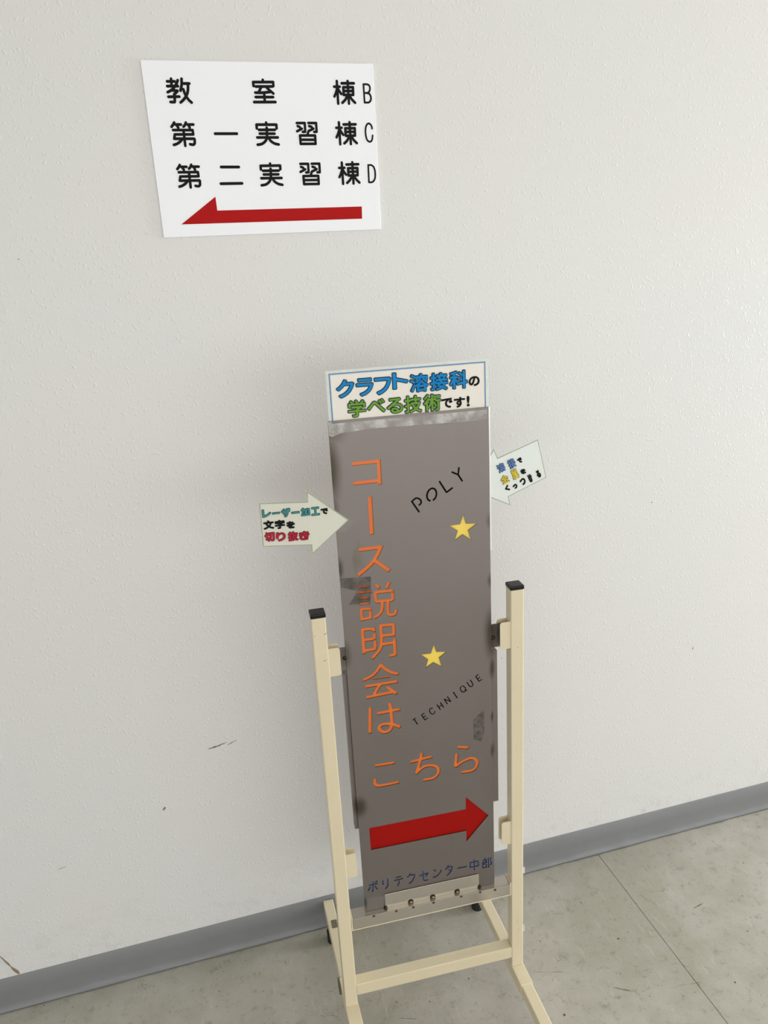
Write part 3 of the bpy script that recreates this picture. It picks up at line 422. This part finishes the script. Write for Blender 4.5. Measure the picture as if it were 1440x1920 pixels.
# scuffs and dirt spots on the vinyl
for a, b, w in DATA['floor_marks']:
    A = Vector((a[0] / 1e4, a[1] / 1e4)); B_ = Vector((b[0] / 1e4, b[1] / 1e4)); w = w / 1e4
    d = B_ - A; dot = d.length < .0065; n = Vector((-d.y, d.x)).normalized()
    bm = bmesh.new(); pts = []
    if dot:
        c0 = (A + B_) / 2
        pts = [c0 + Vector((math.cos(k * .785), math.sin(k * .785))) * w * random.uniform(.35, .75) for k in range(8)]
    else:
        for i in range(7): t = i / 6; pts.append(A + d * t + n * (w / 2 * math.sin(math.pi * min(.95, max(.05, t))) + .0006 * math.sin(i * 2.1)))
        for i in range(7): t = 1 - i / 6; pts.append(A + d * t - n * (w / 2 * math.sin(math.pi * min(.95, max(.05, t)))))
    f = bm.faces.new([bm.verts.new((p.x, p.y, .00025)) for p in pts]); f.normal_update()
    if f.normal.z < 0: f.normal_flip()
    from_bm('dirt_spot' if dot else 'scuff_mark', bm, M['fdot'] if dot else M['fmark'], fl)

# ------------------------------------------------------------ wall sign
ws = tag(empty('wall_sign', (0, D, 0)), 'large white rectangular sign on the wall with black lettering and red left arrow', 'sign')
box('sign_panel', (.0068, -.0032, 1.698), (.4310, -.0003, 1.993), M['sign'], ws, .0004, 1)
for k in ('row1', 'row2', 'row3'):
    for ch in DATA[k]:
        from_bm('character', stroke_print(bmesh.new(), ch, -.0036), M['ink'], ws)
for L_ in DATA['latin']:
    from_bm('letter', stroke_print(bmesh.new(), L_, -.0036, False), M['ink'], ws)
bm = bmesh.new(); pts = sc(DATA['sign_arrow'])
flat(bm, pts, -.0036)
from_bm('arrow', bm, M['signred'], ws)['label'] = 'red arrow pointing left'

# ------------------------------------------------------------ stand frame (local x = width, y = away from viewer, z up)
SO, SY = (0.1743, 1.2375, 0), -.0522
W, T, ZT = .4134, .0272, 1.0183
st = tag(empty('sign_stand', SO, SY), 'cream metal floor stand with two upright posts and black caps in front of the wall', 'stand')
ZR = .085
for sgn, x0 in ((1, 0), (-1, W - T)):
    box('post', (x0, 0, ZR + .0005), (x0 + T, T, ZT), M['cream'], st, .0022)
    cap = box_bm((x0 - .0008, -.0008, ZT - .0002), (x0 + T + .0008, T + .0008, ZT + .0085), .0022, 3)
    from_bm('end_cap', cap, M['black'], st)['label'] = 'black plastic post cap'
    # U-shaped brackets welded to the inner side of the post
    xi = x0 + T if sgn > 0 else x0
    for z0, z1 in ((.8950, .9525), (.4270, .4850)):
        bm = bmesh.new()
        for yb0, yb1 in ((.0022, .0040), (.0200, .0218)):
            fx0, fx1 = xi + sgn * .0012, xi + sgn * .0215
            n = 5; r = .0052; pl_ = [(fx0, z1), (fx0, z0)]
            for cx, cz, a0 in ((fx1 - sgn * r, z0 + r, -90), (fx1 - sgn * r, z1 - r, 0)):
                for k in range(n + 1):
                    a = math.radians(a0 + 90 * k / n); pl_.append((cx + sgn * r * math.cos(a), cz + r * math.sin(a)))
            prism_bm(pl_, yb0, yb1, bm=bm)
        box_bm((min(xi, xi + sgn * .0020), .0022, z0), (max(xi, xi + sgn * .0020), .0218, z1), bm=bm)
        from_bm('bracket', bm, M['cream'], st)
    # small dark end-plate left on the welded web
    # foot: sleeve under the post, rail through it, rubber feet
    cx = x0 + T / 2; cy = T / 2; sk = .0255
    def rail_bm(hw, ya, yb, za, zb, bev):
        bm = box_bm((-hw, ya, za), (hw, yb, zb), bev)
        for v in bm.verts: v.co.x += cx - sk * v.co.y; v.co.y += cy
        return bm
    from_bm('foot_rail', rail_bm(.0128, -.31, .296 if sgn > 0 else .31, ZR - .0275, ZR - .0005, .0020), M['cream'], st)
    from_bm('socket', rail_bm(.0146, -.0640, .0640, ZR - .0295, ZR + .0012, .0014), M['cream'], st)
    for yy in (-.285, .250):
        bm = cyl_bm((cx - sk * yy, cy + yy, 0), (cx - sk * yy, cy + yy, .030), .015, 28)
        cyl_bm((cx - sk * yy, cy + yy, .030), (cx - sk * yy, cy + yy, ZR - .0275), .006, 16, bm)
        from_bm('rubber_foot', bm, M['rubber'], st)
box('cross_tube', (T - .0003, .0004, .1115), (W - T + .0003, T, .1415), M['cream'], st, .0020)
# tray: cream angle between the posts
bm = box_bm((T, .0000, .2905), (W - T, .0290, .2925), .0004, 1)
box_bm((T + .0004, .0012, .2925), (T + .0034, .0290, .3235), .0004, 1, bm)
box_bm((W - T - .0034, .0012, .2925), (W - T - .0004, .0290, .3235), .0004, 1, bm)
from_bm('tray', bm, M['cream'], st)
# nicks and scratches in the enamel
for x, z, w_, h_ in ((.019, .985, .010, .0012), (.003, .983, .003, .001), (.016, .931, .007, .0012), (.3995, .895, .0022, .0016), (.398, .215, .0022, .0018), (.4015, .188, .0010, .004), (.4060, .262, .0010, .003)):
    bm = bmesh.new(); flat(bm, [(x, z), (x + w_ * .5, z - h_ * .3), (x + w_, z + h_ + w_ * .3), (x + w_ * .55, z + h_ * .9)], -.00012)
    from_bm('scratch', bm, M['fdot'], st)
# worn grey tape scraps on the left foot
t1 = from_bm('tape_scrap', rail_bm.__globals__['box_bm']((-.0005, 0, 0), (.0132, .024, .0005)), M['greytape'], st)
t1.location = (.0040, .2170, ZR + .0002)
box('tape_scrap', (-.0065, .0560, ZR - .026), (.0035, .0800, ZR - .0005), M['greytape'], st, .0006, 1)
for z in (.330, .168):
    t = box('tape_scrap', (W - .0002, .012, z), (W + .0085, .0125, z + .018), M['tape'], st); t['label'] = 'small clear tape scrap'

# ------------------------------------------------------------ direction board (bare steel, letters cut through)
bd = tag(empty('direction_board', SO, SY), 'tall grey steel board with orange cut-out lettering, stars and red arrow', 'sign')
BF = .013; TH = .0015
BL, BR, BB, BT = .0603, .3508, .3208, 1.3745
panel = from_bm('steel_panel', box_bm((BL, BF, BB), (BR, BF + TH, BT), .0003, 1), [M['steel'], M['edge']], bd)
def disc(cx, cz, r, n=20): return [(cx + r * math.cos(2 * math.pi * k / n), cz + r * math.sin(2 * math.pi * k / n)) for k in range(n)]
cuts = []
for key in ('orange', 'black', 'blue'):
    for w, pts in DATA[key]:
        pts = sc(pts); k = 0
        while k < len(pts) - 1:                  # long curves in overlapping runs, so that no outline crosses itself
            Lf, Rt = ribbon(pts[k:k + 7], w / 1e4); cuts.append([tuple(v) for v in Lf + Rt[::-1]]); k += 5
            if k >= len(pts) - 2: break
cuts += [sc(P_) for P_ in DATA['star'] + [DATA['board_arrow']]]
tool = bpy.data.objects.new('cutter', bpy.data.meshes.new('cutter')); C.objects.link(tool); tool.parent = bd
md = panel.modifiers.new('b', 'BOOLEAN'); md.operation = 'DIFFERENCE'; md.solver = 'EXACT'; md.object = tool; md.use_self = False
for i, poly in enumerate(cuts):                  # one laser cut after the other
    for dx in (0, 2e-5, -3e-5, 7e-5):            # a hair's shift if the solver trips over coincident edges
        bm = prism_bm([(x + dx, z + dx * .7) for x, z in poly], BF - .003 - i * 2e-6, BF + TH + .003 + i * 2e-6); bm.to_mesh(tool.data); bm.free()
        bpy.context.view_layer.update()
        nm = bpy.data.meshes.new_from_object(panel.evaluated_get(bpy.context.evaluated_depsgraph_get()))
        if sum(p.area for p in nm.polygons) > .45:
            old = panel.data; panel.data = nm; bpy.data.meshes.remove(old); break
        bpy.data.meshes.remove(nm)
nm = panel.data
panel.modifiers.clear()
if not nm.materials: nm.materials.append(M['steel']); nm.materials.append(M['edge'])
for p in nm.polygons:
    c = p.center; inner = BL + .002 < c.x < BR - .002 and BB + .002 < c.z < BT - .002
    p.material_index = 1 if (abs(p.normal.y) < .5 and inner) else 0
bpy.data.objects.remove(tool)
YB = BF + TH + .0009
def sheet(name, x0, x1, z0, z1, m, y=YB, th=.0006, lab=None):
    o = box(name, (x0, y, z0), (x1, y + th, z1), m, bd)
    if lab: o['label'] = lab
    return o
sheet('backing_sheet', .0900, .1735, .7330, 1.3400, M['orange'], lab='orange sheet behind the vertical lettering')
sheet('backing_sheet', .0840, .3440, .5900, .7320, M['orange'], lab='orange sheet behind the lower lettering')
sheet('backing_sheet', .1745, .3440, .7330, .8800, M['dark'], lab='black sheet standing in for the dark hollow behind the small latin word')  # black sheets paint in the shade of the hollow behind the letters
sheet('backing_sheet', .1970, .3300, 1.1650, 1.3400, M['dark'], lab='black sheet standing in for the dark hollow behind the upper latin word')
for P_ in DATA['star']:
    P_ = sc(P_); cx = sum(a for a, b in P_) / 10; cz = sum(b for a, b in P_) / 10
    sheet('star_backing', cx - .032, cx + .032, cz - .034, cz + .034, M['yellow'], y=YB - .0002, lab='yellow sheet showing through the star')
P_ = sc(DATA['board_arrow'])
sheet('arrow_backing', min(a for a, b in P_) - .008, min(.347, max(a for a, b in P_) + .004), min(b for a, b in P_) - .008, max(b for a, b in P_) + .006, M['red'], lab='red sheet showing through the arrow')
P_ = [p for w, q in DATA['blue'] for p in sc(q)]
sheet('backing_sheet', min(a for a, b in P_) - .005, max(a for a, b in P_) + .002, min(b for a, b in P_) - .005, max(b for a, b in P_) + .006, M['blue'], lab='blue sheet behind the bottom lettering')
# folded channel stiffening the back
bm = box_bm((.0535, .0340, .5300), (.3640, .0356, .8860))
for x0, x1 in ((.0535, .0551), (.3624, .3640)): box_bm((x0, .0200, .5300), (x1, .0340, .8860), bm=bm)
for x0, x1 in ((.0535, .0640), (.3470, .3640)): box_bm((x0, .0186, .5300), (x1, .0200, .8860), bm=bm)
box_bm((.0551, .0200, .8846), (.3624, .0340, .8860), bm=bm); box_bm((.0551, .0200, .5300), (.3624, .0340, .5314), bm=bm)
from_bm('back_channel', bm, M['steel'], bd)
# hanging lugs that slot into the upper brackets, each with a burnt weld
for x0, x1, z0, z1, wx, wz in ((.0330, .0660, .8975, .9450, .0592, .9225), (.3460, .3800, .8960, .9460, .3545, .9172)):
    lug = box('lug', (x0, BF + TH + .0002, z0), (x1, BF + TH + .0016, z1), M['steel'], bd)
    bm = bmesh.new(); bmesh.ops.create_uvsphere(bm, u_segments=16, v_segments=10, radius=.0046, matrix=Matrix.Translation((wx, BF + .0018, wz)))
    for v in bm.verts: v.co.y = BF + .0018 + (v.co.y - BF - .0018) * .7
    from_bm('weld', bm, M['burnt'], lug, True)
# tape remains on the face
for k, m_ in (('top_tape', 'tape'), ('dark_tape', 'tapedark'), ('residue', 'glue'), ('notice_tape', 'tapethin'), ('edge_tape', 'tape'), ('low_tape', 'tapethin')):
    bm = bmesh.new(); flat(bm, [(min(BR, max(BL, x)), max(z, BB)) for x, z in sc(DATA['films'][k])], BF - .00030)
    o = from_bm('tape_piece', bm, M[m_], bd); o['label'] = {'tape': 'whitish clear tape', 'tapedark': 'dark dirty tape remains', 'glue': 'grey glue residue', 'tapethin': 'faint clear tape'}[m_]
# steel rail the board stands in, with an upright tab in front of it
ra = bd   # the angle is welded to the foot of the board
bm = box_bm((T + .0042, .0008, .3190), (W - T - .0042, .0290, .3202), .0002, 1)
box_bm((T + .0042, .0006, .2930), (W - T - .0042, .0020, .3202), .0002, 1, bm)
from_bm('steel_angle', bm, M['tray'], ra)['label'] = 'brighter steel angle under the board'
tab = box('steel_tab', (.1040, .0104, .3202), (.3145, .0118, .3565), M['tray'], ra, .0003, 1)
for i, (x, z) in enumerate(sc(DATA['screws'])):
    bm = bmesh.new(); bmesh.ops.create_uvsphere(bm, u_segments=16, v_segments=10, radius=.0042, matrix=Matrix.Translation((x, .0100, .3225)))
    from_bm('weld_bead', bm, M['bead'], ra, True)
    bm = bmesh.new(); flat(bm, [(a, max(b, .3204)) for a, b in disc(x, .3235, .0062)], .0102); from_bm('burn_ring', bm, M['burnt'], ra)
for x, z, r_ in [(x, min(z, .3185), .0030) for x, z in sc(DATA['weld_spots'][:-1])]:
    bm = bmesh.new(); flat(bm, [(a, min(b, .3201)) for a, b in disc(x, z - .0015, r_, 14)], .0004); from_bm('weld_dot', bm, M['glueburn'] if 'glueburn' in M else M.setdefault('glueburn', film('weld_dot', srgb(62, 50, 42), .75, .4, .2, 300)), ra)
for x in (.1045, .3150):
    bm = bmesh.new(); bmesh.ops.create_uvsphere(bm, u_segments=14, v_segments=8, radius=.0040, matrix=Matrix.Translation((x, .0100, .3225)))
    from_bm('weld', bm, M['burnt'], ra, True)

# ------------------------------------------------------------ laminated caption above the board
po = tag(empty('caption_poster', SO, SY), 'laminated cream caption with blue frame sticking up behind the top of the grey board', 'poster')
X0, X1, Z1 = DATA['poster_outline'][0][0] / 1e4, DATA['poster_outline'][1][0] / 1e4, 1.4544
Z0 = 1.362; Y = .0158
box('laminate', (X0 - .0055, Y + .0001, Z0), (X1 + .0062, Y + .0004, Z1 + .0050), M['laminate'], po)
box('laminate_edge_glint', (BR + .0004, BF + .0020, 1.10), (BR + .0030, BF + .0030, 1.374), M['glint'], bd)  # protruding laminate edge, its bright glint painted as a white strip
box('paper', (X0, Y - .0001, Z0), (X1, Y, Z1), M['paper'], po)
bm = bmesh.new(); bm2 = bmesh.new()
for (t0, t1, q) in ((0, .0011, bm), (.0011, .0026, bm2)):
    flat(q, [(X0 + t0, Z1 - t0), (X1 - t0, Z1 - t0), (X1 - t1, Z1 - t1), (X0 + t1, Z1 - t1)], Y - .0003)
    flat(q, [(X0 + t0, Z0), (X0 + t0, Z1 - t0), (X0 + t1, Z1 - t1), (X0 + t1, Z0)], Y - .0003)
    flat(q, [(X1 - t1, Z0), (X1 - t1, Z1 - t1), (X1 - t0, Z1 - t0), (X1 - t0, Z0)], Y - .0003)
from_bm('frame_line', bm, M['frameblue'], po); from_bm('frame_line', bm2, M['framepale'], po)
def text(par, key, y, m, mo, bold, ol, rot=0.0):
    for it in DATA[key]:
        bm = bmesh.new()
        if mo: glyphs(bm, [it], y, bold, ol, rot)
        n = len(bm.faces)
        glyphs(bm, [it], y - .00025, bold, -ol * 1.5 if mo else 0, rot)
        bm.faces.ensure_lookup_table()
        if mo:
            for f in bm.faces[n:]: f.material_index = 1
        from_bm('character', bm, [M[mo], M[m]] if mo else M[m], par)
text(po, 'poster_blue', Y - .0005, 'pblue', 'outline', .0017, .0006)
text(po, 'poster_green', Y - .0005, 'pgreen', 'outline', .0015, .0006)
text(po, 'poster_black', Y - .0005, 'ink', None, .0009, 0)

def inset(P, d):
    n = len(P); A = sum(P[i][0] * P[(i + 1) % n][1] - P[(i + 1) % n][0] * P[i][1] for i in range(n)); s = 1 if A > 0 else -1
    out = []
    for i in range(n):
        p0, p1, p2 = Vector(P[i - 1]), Vector(P[i]), Vector(P[(i + 1) % n])
        d0 = (p1 - p0).normalized(); d1 = (p2 - p1).normalized()
        n0 = Vector((-d0.y, d0.x)) * s; n1 = Vector((-d1.y, d1.x)) * s; b = (n0 + n1)
        b = b.normalized(); out.append(tuple(p1 + b * d / max(.35, b.dot(n0))))
    return out
ln = tag(empty('arrow_notice', SO, SY), 'laminated paper arrow pointing right, taped to the left edge of the board', 'notice')
P_ = sc(DATA['left_outline'])
from_bm('laminate', prism_bm(P_, .0122, .0126), M['rim'], ln)
from_bm('paper', prism_bm(inset(P_, .0019), .0119, .0121), M['noticeL'], ln)
text(ln, 'left_teal', .0117, 'teal', 'tealdark', .0011, .0004)
text(ln, 'left_black', .0117, 'ink', None, .0011, 0)
text(ln, 'left_red', .0117, 'crimson', 'crimsondark', .0011, .0004)
rn = tag(empty('arrow_notice', SO, SY), 'laminated white paper arrow tilted upward, sticking out behind the right edge of the board', 'notice')
P_ = sc(DATA['right_outline'])
from_bm('laminate', prism_bm(P_, .0166, .0170), M['rim'], rn)
from_bm('paper', prism_bm(inset(P_, .0016), .0162, .0164), M['notice'], rn)
text(rn, 'right_blue', .0160, 'sky', 'skydark', .0007, .0004, .42)
text(rn, 'right_yellow', .0160, 'gold', 'golddark', .0007, .0004, .42)
text(rn, 'right_black', .0160, 'ink', None, .0011, 0, .42)
